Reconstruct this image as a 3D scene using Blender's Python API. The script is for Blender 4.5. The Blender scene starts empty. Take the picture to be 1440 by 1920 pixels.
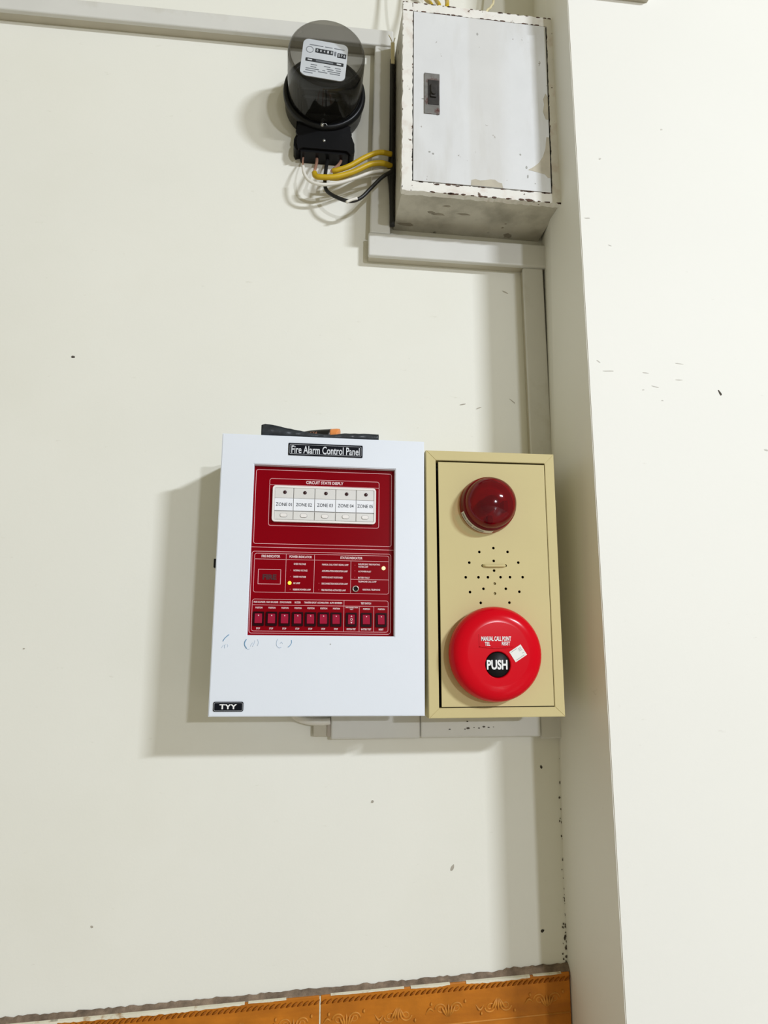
import bpy, bmesh, math, random
from mathutils import Vector, Matrix
from math import sin, cos, pi, radians

random.seed(7)
S = bpy.context.scene
COL = S.collection

# ------------------------------------------------------------------ camera
YAW, PITCH, ROLL = 0.12299, 0.18268, 0.00108
fwd = Vector((sin(YAW)*cos(PITCH), cos(YAW)*cos(PITCH), sin(PITCH)))
rgt = Vector((cos(YAW), -sin(YAW), 0))
upv = rgt.cross(fwd)
r2 = rgt*cos(ROLL) + upv*sin(ROLL)
u2 = -rgt*sin(ROLL) + upv*cos(ROLL)
cd = bpy.data.cameras.new('camera')
cam = bpy.data.objects.new('camera', cd); COL.objects.link(cam)
M = Matrix((r2, u2, -fwd)).transposed().to_4x4()
M.translation = Vector((0.1149, -1.1761, 0.0991))
cam.matrix_world = M
cd.sensor_fit = 'HORIZONTAL'; cd.sensor_width = 36.0; cd.lens = 36.0*1330.6/1440.0
cd.clip_start = 0.01
S.camera = cam

# ------------------------------------------------------------------ light
W = bpy.data.worlds.new('room_ambient'); S.world = W; W.use_nodes = True
bg = W.node_tree.nodes['Background']
bg.inputs[0].default_value = (1.0, 0.925, 0.62, 1); bg.inputs[1].default_value = 0.33

def area(name, loc, target, sx, sy, power, col):
    l = bpy.data.lights.new(name, 'AREA'); l.shape = 'RECTANGLE'; l.size = sx; l.size_y = sy
    l.energy = power; l.color = col
    o = bpy.data.objects.new(name, l); COL.objects.link(o)
    o.location = loc
    o.rotation_euler = (Vector(target)-Vector(loc)).to_track_quat('-Z', 'Y').to_euler()
    return o
# fluorescent ceiling tubes of the room, behind and right of the photographer
area('ceiling_tube_light', (3.45, -5.0, 2.35), (0.2, 0, 0.3), 0.75, 0.14, 226, (0.86, 0.91, 1.0))
area('far_tube_light', (2.70, -8.4, 1.25), (0.2, 0, 0.3), 0.30, 0.12, 160, (0.88, 0.92, 1.0))

S.view_settings.view_transform = 'Standard'
S.view_settings.look = 'None'
S.view_settings.exposure = 0.0
S.view_settings.gamma = 1.0
S.view_settings.use_curve_mapping = False

# ------------------------------------------------------------------ materials
def mat(name, col, rough=0.5, metal=0.0, var=0.05, scale=25, bump=0.0, bscale=300, spec=0.5, emit=0, trans=0, ior=1.45, coat=0, alpha=1):
    m = bpy.data.materials.new(name); m.use_nodes = True
    nt = m.node_tree; b = nt.nodes['Principled BSDF']
    tc = nt.nodes.new('ShaderNodeTexCoord')
    n = nt.nodes.new('ShaderNodeTexNoise'); n.inputs['Scale'].default_value = scale; n.inputs['Detail'].default_value = 5
    nt.links.new(tc.outputs['Object'], n.inputs['Vector'])
    r = nt.nodes.new('ShaderNodeValToRGB')
    c0 = [max(0, c*(1-var)) for c in col]; c1 = [min(1, c*(1+var)) for c in col]
    r.color_ramp.elements[0].color = (*c0, 1); r.color_ramp.elements[1].color = (*c1, 1)
    r.color_ramp.elements[0].position = .3; r.color_ramp.elements[1].position = .7
    nt.links.new(n.outputs['Fac'], r.inputs['Fac'])
    nt.links.new(r.outputs['Color'], b.inputs['Base Color'])
    b.inputs['Roughness'].default_value = rough; b.inputs['Metallic'].default_value = metal
    b.inputs['Specular IOR Level'].default_value = spec
    b.inputs['IOR'].default_value = ior
    b.inputs['Transmission Weight'].default_value = trans
    b.inputs['Coat Weight'].default_value = coat
    b.inputs['Alpha'].default_value = alpha
    if emit:
        nt.links.new(r.outputs['Color'], b.inputs['Emission Color']); b.inputs['Emission Strength'].default_value = emit
    if bump:
        n2 = nt.nodes.new('ShaderNodeTexNoise'); n2.inputs['Scale'].default_value = bscale; n2.inputs['Detail'].default_value = 3
        nt.links.new(tc.outputs['Object'], n2.inputs['Vector'])
        bp = nt.nodes.new('ShaderNodeBump'); bp.inputs['Strength'].default_value = bump; bp.inputs['Distance'].default_value = .001
        nt.links.new(n2.outputs['Fac'], bp.inputs['Height']); nt.links.new(bp.outputs['Normal'], b.inputs['Normal'])
    return m

def mix_layer(m, col, scale, lo, hi, detail=6, stretch=(1, 1, 1), strength=1.0, rough=.6):
    """lay a second colour over a material where a noise mask passes (stains, worn paint)"""
    nt = m.node_tree; b = nt.nodes['Principled BSDF']
    src = b.inputs['Base Color'].links[0].from_socket
    tc = nt.nodes.new('ShaderNodeTexCoord'); mp = nt.nodes.new('ShaderNodeMapping'); mp.inputs['Scale'].default_value = stretch
    mp.inputs['Location'].default_value = (random.uniform(0, 9), random.uniform(0, 9), random.uniform(0, 9))
    n = nt.nodes.new('ShaderNodeTexNoise'); n.inputs['Scale'].default_value = scale; n.inputs['Detail'].default_value = detail; n.inputs['Roughness'].default_value = rough
    nt.links.new(tc.outputs['Object'], mp.inputs[0]); nt.links.new(mp.outputs[0], n.inputs['Vector'])
    rr = nt.nodes.new('ShaderNodeMapRange'); rr.inputs['From Min'].default_value = lo; rr.inputs['From Max'].default_value = hi
    rr.inputs['To Max'].default_value = strength
    nt.links.new(n.outputs['Fac'], rr.inputs['Value'])
    mx = nt.nodes.new('ShaderNodeMix'); mx.data_type = 'RGBA'
    nt.links.new(rr.outputs[0], mx.inputs['Factor']); nt.links.new(src, mx.inputs['A']); mx.inputs['B'].default_value = (*col, 1)
    nt.links.new(mx.outputs['Result'], b.inputs['Base Color'])
    return m

def worn_strip(m):
    """rubbed vertical strip on the box door, left by an old notice"""
    nt = m.node_tree; b = nt.nodes['Principled BSDF']; src = b.inputs['Base Color'].links[0].from_socket
    tc = nt.nodes.new('ShaderNodeTexCoord'); sp = nt.nodes.new('ShaderNodeSeparateXYZ'); nt.links.new(tc.outputs['Object'], sp.inputs[0])
    def ramp(a, c):
        r = nt.nodes.new('ShaderNodeMapRange'); r.interpolation_type = 'SMOOTHSTEP'
        r.inputs['From Min'].default_value = a; r.inputs['From Max'].default_value = c; nt.links.new(sp.outputs['X'], r.inputs['Value']); return r
    r1, r2 = ramp(.112, .122), ramp(.195, .160)
    mu = nt.nodes.new('ShaderNodeMath'); mu.operation = 'MULTIPLY'; nt.links.new(r1.outputs[0], mu.inputs[0]); nt.links.new(r2.outputs[0], mu.inputs[1])
    mu2 = nt.nodes.new('ShaderNodeMath'); mu2.operation = 'MULTIPLY'; mu2.inputs[1].default_value = .26; nt.links.new(mu.outputs[0], mu2.inputs[0])
    mx = nt.nodes.new('ShaderNodeMix'); mx.data_type = 'RGBA'; nt.links.new(mu2.outputs[0], mx.inputs['Factor']); nt.links.new(src, mx.inputs['A']); mx.inputs['B'].default_value = (.54, .515, .46, 1)
    nt.links.new(mx.outputs['Result'], b.inputs['Base Color'])
    return m

M_wall = mix_layer(mix_layer(mat('cream_wall_paint', (.805, .80, .73), .62, var=.015, scale=3, bump=.10, bscale=260), (.70, .69, .58), 2.2, .5, .85, 4, strength=.35), (.5, .48, .38), 38, .70, .80, 4, (1, 1, 3), .35)
M_pier = mix_layer(mat('white_pier_paint', (.84, .835, .785), .6, var=.012, scale=3, bump=.09, bscale=240), (.45, .43, .36), 30, .70, .82, 5, (1, 1, 2.5), .4)
M_floor = mat('floor_tile', (.55, .5, .42), .35, var=.08, scale=6)
M_dirt = mat('dark_wall_fleck', (.07, .06, .05), .9, var=.3)
M_fleck = mat('grey_wall_fleck', (.40, .37, .31), .9, var=.2)
M_faint = mat('faint_wall_fleck', (.60, .585, .54), .9, var=.1)
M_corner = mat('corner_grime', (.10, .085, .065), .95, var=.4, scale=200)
M_tile = mix_layer(mat('glazed_brown_tile', (.52, .175, .014), .36, var=.14, scale=30, bump=.12, bscale=400, spec=.25), (.36, .11, .010), 9, .45, .7, 6, (1, 1, 5), .6)
M_relief = mat('tile_relief', (.58, .235, .035), .36, var=.15, scale=60, spec=.25)
M_rope = mat('tile_rope', (.33, .098, .008), .4, var=.2, scale=80, spec=.2)
M_mortar = mix_layer(mat('dusty_mortar', (.28, .21, .155), .95, var=.25, scale=80, bump=.8, bscale=600, spec=.1), (.12, .092, .07), 30, .42, .7)
M_paintline = mix_layer(mat('cream_paint_drip', (.74, .70, .56), .6, var=.06, bump=.3), (.4, .25, .12), 60, .55, .7)
M_trunk = mix_layer(mat('grey_white_pvc', (.66, .655, .62), .40, var=.03, scale=12), (.42, .38, .28), 12, .58, .85, 5, strength=.5)
M_trunk_base = mat('aged_pvc', (.51, .475, .385), .5, var=.05, scale=20)
M_trunk_dark = mat('pvc_inside', (.40, .35, .29), .7, var=.12)
M_boxpaint = worn_strip(mix_layer(mix_layer(mat('old_white_enamel', (.70, .71, .72), .42, var=.035, scale=14, bump=.15, bscale=90), (.56, .55, .52), 9, .48, .70, 6, (2.4, 1, .45), .55), (.17, .12, .085), 55, .685, .72, 7, (1, 1, 1), .85))
M_boxframe = mix_layer(mix_layer(mat('old_cream_enamel', (.80, .785, .74), .42, var=.04, scale=20, bump=.3, bscale=90), (.60, .49, .42), 40, .52, .72, 6, strength=.5), (.13, .085, .06), 70, .64, .68, 8)
M_boxside = mix_layer(mix_layer(mat('grimy_box_side', (.56, .535, .46), .55, var=.06, scale=18, bump=.2), (.26, .24, .19), 16, .46, .70, 6, (1, 1, 1), .7), (.06, .05, .04), 26, .63, .69, 6, (1, 1, 1), .8)
M_primer = mat('tan_primer_patch', (.50, .46, .37), .6, var=.08, scale=60)
M_smudge = mat('brown_grey_smudge', (.30, .27, .215), .8, var=.2, scale=70)
M_rust = mat('rusty_chip', (.09, .05, .035), .9, var=.5, scale=150)
M_black_gap = mat('box_inside_black', (.012, .012, .012), .8, var=.2)
M_latch = mix_layer(mat('tarnished_latch_steel', (.20, .195, .185), .5, .4, var=.2, scale=90), (.10, .04, .035), 60, .52, .66)
M_latch_dark = mat('latch_recess', (.02, .017, .015), .6, var=.4, scale=100)
M_bk = mat('black_bakelite', (.006, .0065, .0075), .35, var=.2, scale=60, spec=.3)
M_bk2 = mat('black_plastic_dark', (.004, .004, .0045), .45, var=.2, spec=.2)
M_glass = None
M_plate = mat('meter_dial_plate', (.84, .88, .92), .4, var=.03)
M_ink = mat('dark_ink', (.02, .025, .035), .5, var=.1)
M_inkgrey = mat('grey_ink', (.22, .24, .27), .6, var=.1)
M_alu = mat('meter_aluminium', (.55, .56, .56), .3, .9, var=.05)
M_coil = mat('meter_coil_green', (.004, .006, .0055), .6, var=.4, scale=30)
M_copper = mat('bare_copper', (.62, .34, .24), .35, .55, var=.1)
M_yel = mat('yellow_wire_pvc', (.52, .345, .008), .4, var=.12, scale=60)
M_white_wire = mat('white_wire_pvc', (.74, .72, .66), .4, var=.05)
M_blk_wire = mat('black_wire_pvc', (.010, .010, .010), .4, var=.1)
M_tape = mat('pale_yellow_tape', (.70, .62, .38), .6, var=.1)
M_panel = mat('cool_white_powder_coat', (.755, .80, .875), .38, var=.012, scale=8, bump=.05, bscale=500)
M_red = mat('red_printed_board', (.235, .0006, .0055), .25, var=.08, scale=5, spec=.06)
M_pink = mat('pale_pink_print', (.86, .50, .52), .5, var=.03)
M_pinktxt = mat('white_pink_print', (.88, .64, .66), .5, var=.03)
M_firetxt = mat('dark_red_print', (.055, .001, .004), .5, var=.1)
M_zone = mat('zone_white_plastic', (.70, .69, .67), .4, var=.03)
M_zone_rim = mat('zone_rim_plastic', (.82, .79, .77), .35, var=.02)
M_zone_gap = mat('zone_groove', (.36, .35, .34), .6, var=.05)
M_card = mat('white_card', (.84, .86, .91), .5, var=.01)
M_led_off = mat('led_dark_red', (.035, .006, .010), .25, var=.2)
M_led_dim = mat('led_unlit_red', (.42, .02, .03), .3, var=.1)
M_led_yel = mat('led_lit_yellow', (.85, .72, .05), .3, var=.02, emit=1.0)
M_led_warm = mat('led_lit_warm', (.95, .72, .38), .3, var=.02, emit=.7)
M_sw_bezel = mat('switch_bezel', (.016, .001, .003), .35, var=.2, spec=.1)
M_sw = mat('switch_rocker_red', (.34, .008, .038), .3, var=.08, spec=.2)
M_steel = mat('jack_steel', (.45, .42, .38), .3, .8, var=.05)
M_hole = mat('hole_black', (.006, .006, .006), .9, var=.1)
M_sign = mat('black_sign', (.006, .007, .011), .4, var=.1, spec=.08)
M_signtxt = mat('sign_silver_print', (.70, .73, .78), .45, var=.03)
M_pen = mat('blue_pen_mark', (.16, .33, .52), .6, var=.1)
M_pen2 = mat('faint_pen_mark', (.50, .60, .72), .6, var=.06)
M_beige = mat('beige_enamel', (.605, .52, .265), .5, var=.02, scale=10, bump=.05, bscale=400, spec=.15)
M_beige_side = M_beige
M_mcp = mat('red_gloss_plastic', (.64, .0015, .011), .17, var=.04, scale=12, spec=.16)
M_mcp_dark = mat('red_text_panel', (.52, .004, .012), .35, var=.04)
M_white_ink = mat('white_print', (.85, .85, .85), .5, var=.02)
M_sticker = mat('white_sticker', (.80, .80, .76), .5, var=.03)
M_greybar = mat('grey_print', (.38, .38, .36), .6, var=.2)
M_bag = mat('black_plastic_film', (.032, .038, .046), .3, var=.3, scale=90, bump=.5, bscale=120)
M_marker = mat('black_marker_body', (.010, .009, .009), .35, var=.2)
M_orange = mat('orange_marker_end', (.90, .32, .09), .4, var=.05)
M_marktxt = mat('brown_marker_print', (.32, .14, .09), .5, var=.1)

def clear_mat(name, tint, absorb, rough=.03, mixf=.5):
    """thin tinted plastic: fresnel gloss over a tinted see-through film"""
    m = bpy.data.materials.new(name); m.use_nodes = True
    nt = m.node_tree; nt.nodes.clear()
    out = nt.nodes.new('ShaderNodeOutputMaterial')
    tr = nt.nodes.new('ShaderNodeBsdfTransparent')
    tc = nt.nodes.new('ShaderNodeTexCoord'); n = nt.nodes.new('ShaderNodeTexNoise'); n.inputs['Scale'].default_value = 14
    nt.links.new(tc.outputs['Object'], n.inputs['Vector'])
    rp = nt.nodes.new('ShaderNodeValToRGB')
    rp.color_ramp.elements[0].color = (*[c*.92 for c in tint], 1); rp.color_ramp.elements[1].color = (*tint, 1)
    nt.links.new(n.outputs['Fac'], rp.inputs['Fac']); nt.links.new(rp.outputs['Color'], tr.inputs['Color'])
    df = nt.nodes.new('ShaderNodeBsdfDiffuse'); df.inputs['Color'].default_value = (*absorb, 1)
    mx = nt.nodes.new('ShaderNodeMixShader'); mx.inputs[0].default_value = mixf
    nt.links.new(tr.outputs[0], mx.inputs[1]); nt.links.new(df.outputs[0], mx.inputs[2])
    gl = nt.nodes.new('ShaderNodeBsdfGlossy'); gl.inputs['Roughness'].default_value = rough
    lw = nt.nodes.new('ShaderNodeLayerWeight'); lw.inputs['Blend'].default_value = .5
    pw = nt.nodes.new('ShaderNodeMath'); pw.operation = 'POWER'; pw.inputs[1].default_value = 4
    fr = nt.nodes.new('ShaderNodeMath'); fr.operation = 'MULTIPLY_ADD'; fr.inputs[1].default_value = .55; fr.inputs[2].default_value = .035
    nt.links.new(lw.outputs['Facing'], pw.inputs[0]); nt.links.new(pw.outputs[0], fr.inputs[0])
    m2 = nt.nodes.new('ShaderNodeMixShader')
    nt.links.new(fr.outputs[0], m2.inputs[0]); nt.links.new(mx.outputs[0], m2.inputs[1]); nt.links.new(gl.outputs[0], m2.inputs[2])
    nt.links.new(m2.outputs[0], out.inputs['Surface'])
    return m
M_glass = clear_mat('smoked_meter_cover', (.42, .405, .375), (.055, .053, .05), .06, .14)
M_lens = clear_mat('clear_meter_front', (.95, .95, .95), (.10, .10, .10), .05, .05)
M_dome = clear_mat('red_beacon_lens', (.62, .008, .022), (.34, .002, .020), .07, .22)

# ------------------------------------------------------------------ mesh helpers
def bm_box(bm, x0, x1, y0, y1, z0, z1, bevel=0, seg=2):
    b = bmesh.new()
    vs = [b.verts.new((x, y, z)) for x in (x0, x1) for y in (y0, y1) for z in (z0, z1)]
    for f in ((0, 1, 3, 2), (4, 6, 7, 5), (0, 4, 5, 1), (2, 3, 7, 6), (0, 2, 6, 4), (1, 5, 7, 3)):
        b.faces.new([vs[i] for i in f])
    if bevel: bmesh.ops.bevel(b, geom=b.edges[:], offset=bevel, segments=seg, affect='EDGES', profile=.5)
    merge(bm, b)

def merge(bm, b):
    mp = {}
    for v in b.verts: mp[v] = bm.verts.new(v.co)
    for f in b.faces:
        try:
            nf = bm.faces.new([mp[v] for v in f.verts]); nf.smooth = f.smooth
        except ValueError: pass
    b.free()

def bm_lathe(bm, cx, cz, prof, n=48, a0=0, a1=2*pi):
    """prof: list of (radius, y); axis runs along y"""
    full = abs(a1-a0-2*pi) < 1e-6
    cnt = n if full else n+1
    rings = []
    for r, y in prof:
        if r < 1e-7: rings.append([bm.verts.new((cx, y, cz))])
        else: rings.append([bm.verts.new((cx+r*cos(a0+(a1-a0)*i/n), y, cz+r*sin(a0+(a1-a0)*i/n))) for i in range(cnt)])
    for A, B in zip(rings, rings[1:]):
        for i in range(n):
            j = (i+1) % cnt
            if len(A) == 1 and len(B) == 1: continue
            if len(A) == 1: f = bm.faces.new((A[0], B[j], B[i]))
            elif len(B) == 1: f = bm.faces.new((A[i], A[j], B[0]))
            else: f = bm.faces.new((A[i], A[j], B[j], B[i]))
            f.smooth = True

def spline(pts, sub=8):
    P = [Vector(p) for p in pts]; P = [2*P[0]-P[1]] + P + [2*P[-1]-P[-2]]
    out = []
    for i in range(1, len(P)-2):
        for k in range(sub):
            t = k/sub; a, b, c, d = P[i-1], P[i], P[i+1], P[i+2]
            out.append(.5*((2*b)+(c-a)*t+(2*a-5*b+4*c-d)*t*t+(3*b-a-3*c+d)*t**3))
    out.append(P[-2]); return out

def bm_tube(bm, pts, rad, n=10, sub=8, caps=True):
    pts = spline(pts, sub) if sub else [Vector(p) for p in pts]
    rings = []; prev = None
    for i, p in enumerate(pts):
        t = (pts[min(i+1, len(pts)-1)]-pts[max(i-1, 0)]).normalized()
        if prev is None: a = t.orthogonal().normalized()
        else: a = (prev-t*prev.dot(t)).normalized()
        prev = a; b = t.cross(a)
        rr = rad(i/(len(pts)-1)) if callable(rad) else rad
        rings.append([bm.verts.new(p+(a*cos(2*pi*k/n)+b*sin(2*pi*k/n))*rr) for k in range(n)])
    for A, B in zip(rings, rings[1:]):
        for k in range(n):
            f = bm.faces.new((A[k], A[(k+1) % n], B[(k+1) % n], B[k])); f.smooth = True
    if caps:
        bm.faces.new(rings[0][::-1]); bm.faces.new(rings[-1])

def bm_prism(bm, poly, y0, y1):
    """poly in (x,z), extruded between y0 (front) and y1"""
    A = [bm.verts.new((x, y0, z)) for x, z in poly]; B = [bm.verts.new((x, y1, z)) for x, z in poly]
    bm.faces.new(A); bm.faces.new(B[::-1])
    for i in range(len(poly)):
        j = (i+1) % len(poly); bm.faces.new((A[j], A[i], B[i], B[j]))

def rrect(x0, x1, z0, z1, r, n=6):
    o = []
    for cx, cz, a in ((x1-r, z1-r, 0), (x0+r, z1-r, pi/2), (x0+r, z0+r, pi), (x1-r, z0+r, 1.5*pi)):
        o += [(cx+r*cos(a+pi/2*k/n), cz+r*sin(a+pi/2*k/n)) for k in range(n+1)]
    return o

def bm_ring(bm, outer, inner, y0, y1):
    """closed band between two loops of equal length"""
    n = len(outer)
    A = [bm.verts.new((x, y0, z)) for x, z in outer]; B = [bm.verts.new((x, y0, z)) for x, z in inner]
    A2 = [bm.verts.new((x, y1, z)) for x, z in outer]; B2 = [bm.verts.new((x, y1, z)) for x, z in inner]
    for i in range(n):
        j = (i+1) % n
        bm.faces.new((A[i], A[j], B[j], B[i])); bm.faces.new((A2[j], A2[i], B2[i], B2[j]))
        bm.faces.new((A[j], A[i], A2[i], A2[j])); bm.faces.new((B[i], B[j], B2[j], B2[i]))

def frame_line(bm, x0, x1, z0, z1, r, w, y):
    bm_ring(bm, rrect(x0, x1, z0, z1, r), rrect(x0+w, x1-w, z0+w, z1-w, max(r-w, .0001)), y, y+.0004)

def obj(name, bm, m, parent=None, smooth=None, loc=None):
    bmesh.ops.recalc_face_normals(bm, faces=bm.faces[:])
    me = bpy.data.meshes.new(name); bm.to_mesh(me); bm.free()
    return obj_me(name, me, m, parent, loc)

def obj_me(name, me, m, parent=None, loc=None):
    o = bpy.data.objects.new(name, me); COL.objects.link(o)
    if m and not me.materials: me.materials.append(m)
    if parent: o.parent = parent
    if loc: o.location = loc
    return o

def tag(o, label=None, cat=None, group=None, kind=None):
    if label: o['label'] = label
    if cat: o['category'] = cat
    if group: o['group'] = group
    if kind: o['kind'] = kind
    return o

def empty(name, loc, label, cat, roll=0, group=None):
    o = bpy.data.objects.new(name, None); COL.objects.link(o); o.location = loc; o.rotation_euler = (0, -roll, 0)
    o.empty_display_size = .02
    return tag(o, label, cat, group)

def part(name, m, parent, fn, label=None):
    bm = bmesh.new(); fn(bm); o = obj(name, bm, m, parent)
    if label: o['label'] = label
    return o

_tm = {}
def text_mesh(s, bold):
    if (s, bold) in _tm: return _tm[(s, bold)]
    cu = bpy.data.curves.new('t', 'FONT'); cu.body = s; cu.offset = bold; cu.resolution_u = 3
    to = bpy.data.objects.new('t', cu); COL.objects.link(to); bpy.context.view_layer.update()
    me = bpy.data.meshes.new_from_object(to.evaluated_get(bpy.context.evaluated_depsgraph_get()))
    bpy.data.objects.remove(to); bpy.data.curves.remove(cu)
    co = [v.co.copy() for v in me.vertices]; fs = [tuple(p.vertices) for p in me.polygons]
    x0 = min(c.x for c in co); x1 = max(c.x for c in co); y0 = min(c.y for c in co); y1 = max(c.y for c in co)
    _tm[(s, bold)] = ([((c.x-x0)/(x1-x0)-.5, (c.y-y0)/(y1-y0)-.5) for c in co], fs)
    bpy.data.meshes.remove(me)
    return _tm[(s, bold)]

def text(s, cx, cz, w, h, y, m, parent, bold=.02, rot=0, name='lettering', surf=None):
    """flat printed lettering fitted to w x h, facing -y, centred on cx,cz"""
    co, fs = text_mesh(s, bold); c, q = cos(rot), sin(rot)
    vs = []
    for a, b in co:
        x, z = a*w, b*h; X, Z = cx+x*c-z*q, cz+x*q+z*c
        vs.append((X, surf(X, Z) if surf else y, Z))
    me = bpy.data.meshes.new(name); me.from_pydata(vs, [], fs); me.update()
    return obj_me(name, me, m, parent)

# ================================================================== SETTING
def build_wall():
    bm = bmesh.new(); bm_box(bm, -2.2, .60, 0, .12, -.56, 2.6)
    w = tag(obj('wall_back', bm, M_wall), 'cream painted back wall behind the alarm panel', kind='structure')
    def fleck(m, x, z, l, t, a, par, plane='y', off=0.):
        b = bmesh.new(); n = 9; pts = []
        for k in range(n):
            q = 2*pi*k/n; rr = random.uniform(.7, 1.15)
            u, v = l*.5*cos(q)*rr, t*.5*sin(q)*rr
            pts.append((u*cos(a)-v*sin(a), u*sin(a)+v*cos(a)))
        if plane == 'y': bm_prism(b, [(x+u, z+v) for u, v in pts], off-.0004, off+.0005)
        else:
            A = [b.verts.new((off-.0006, x+u, z+v)) for u, v in pts]; B = [b.verts.new((off+.001, x+u, z+v)) for u, v in pts]
            b.faces.new(A); b.faces.new(B[::-1])
            for i in range(n): b.faces.new((A[i], A[(i+1) % n], B[(i+1) % n], B[i]))
        obj('paint_fleck', b, m, par)
    for x, z, l, t, a, m in ((-.2643, .5696, .006, .0045, 0, M_dirt), (.2422, -.1466, .006, .004, .8, M_fleck), (.369, -.248, .011, .0045, 1.1, M_fleck),
                             (.485, .735, .012, .0025, -.4, M_fleck), (.492, .525, .016, .002, -.7, M_fleck), (.512, -.345, .006, .005, .4, M_dirt),
                             (.40, .515, .014, .002, .2, M_fleck), (.43, .51, .012, .002, .4, M_fleck), (.52, -.10, .004, .006, .2, M_dirt),
                             (-.30, .09, .004, .003, 0, M_fleck), (-.17, -.31, .005, .004, 0, M_fleck), (.18, .45, .02, .0015, .3, M_fleck), (.215, .448, .014, .0015, .2, M_fleck)):
        fleck(m, x, z, l, t, a, w)
    # grime along the inner corner
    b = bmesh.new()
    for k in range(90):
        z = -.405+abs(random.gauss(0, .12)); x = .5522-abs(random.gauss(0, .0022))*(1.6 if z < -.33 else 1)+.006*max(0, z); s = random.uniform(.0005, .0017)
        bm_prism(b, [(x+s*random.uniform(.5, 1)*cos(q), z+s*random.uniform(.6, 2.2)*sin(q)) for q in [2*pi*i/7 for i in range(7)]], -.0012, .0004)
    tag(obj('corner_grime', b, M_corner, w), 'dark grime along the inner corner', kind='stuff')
    # pier standing proud of the wall on the right
    b = bmesh.new()
    def zrow(z):
        return [b.verts.new(p) for p in ((.5545+.0078*z, .02, z), (.5548-.0030*z, -.1897, z), (2.4, -.1897, z), (2.4, .12, z), (.5545+.0078*z, .12, z))]
    lo, hi = zrow(-.56), zrow(2.6)
    for i in range(5):
        j = (i+1) % 5; b.faces.new((lo[i], lo[j], hi[j], hi[i]))
    b.faces.new(lo[::-1]); b.faces.new(hi)
    bmesh.ops.bevel(b, geom=[e for e in b.edges if abs(e.verts[0].co.y+.1897) < 1e-5 and abs(e.verts[1].co.y+.1897) < 1e-5 and e.verts[0].co.x < 1 and e.verts[1].co.x < 1], offset=.0012, segments=2, affect='EDGES')
    p = tag(obj('wall_right', b, M_pier), 'white painted pier standing proud of the wall', kind='structure')
    for x, z, l, t, a, m in ((.7668, .4847, .011, .0035, -1.1, M_dirt), (.8358, .3947, .008, .003, -.1, M_faint), (.5926, .879, .005, .003, .3, M_faint), (.7037, .9443, .004, .003, .3, M_faint),
                             (.703, .530, .016, .0014, -.1, M_faint), (.585, .512, .020, .0014, .05, M_faint), (.645, .512, .012, .0014, -.1, M_faint), (.66, .49, .012, .0014, -.2, M_faint), (.70, .503, .011, .0014, 0, M_faint),
                             (.60, .725, .006, .0012, -.4, M_faint), (.565, .77, .010, .0018, .1, M_faint), (.64, .484, .004, .0018, .1, M_faint), (.67, .468, .004, .0018, .1, M_faint), (.57, .527, .008, .0014, -.6, M_faint)):
        fleck(m, x, z, l, t, a, p, 'y', -.1897)
    for y, z, l, t in ((-.03, .62, .004, .006), (-.04, .545, .003, .011), (-.105, .60, .003, .006), (-.12, .455, .003, .009), (-.155, -.13, .003, .006), (-.03, -.285, .005, .010), (-.06, -.385, .006, .012), (-.08, -.41, .004, .010), (-.10, -.345, .004, .007), (-.165, -.43, .003, .02), (-.03, -.32, .004, .008)):
        fleck(M_dirt, y, z, l, t, 0, p, 'x', .5548)
    # floor, just below the picture
    b = bmesh.new(); bm_box(b, -2.2, 2.4, -9.0, .12, -.60, -.56)
    tag(obj('floor', b, M_floor), 'floor below the tiled skirting', kind='structure')
build_wall()

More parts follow.
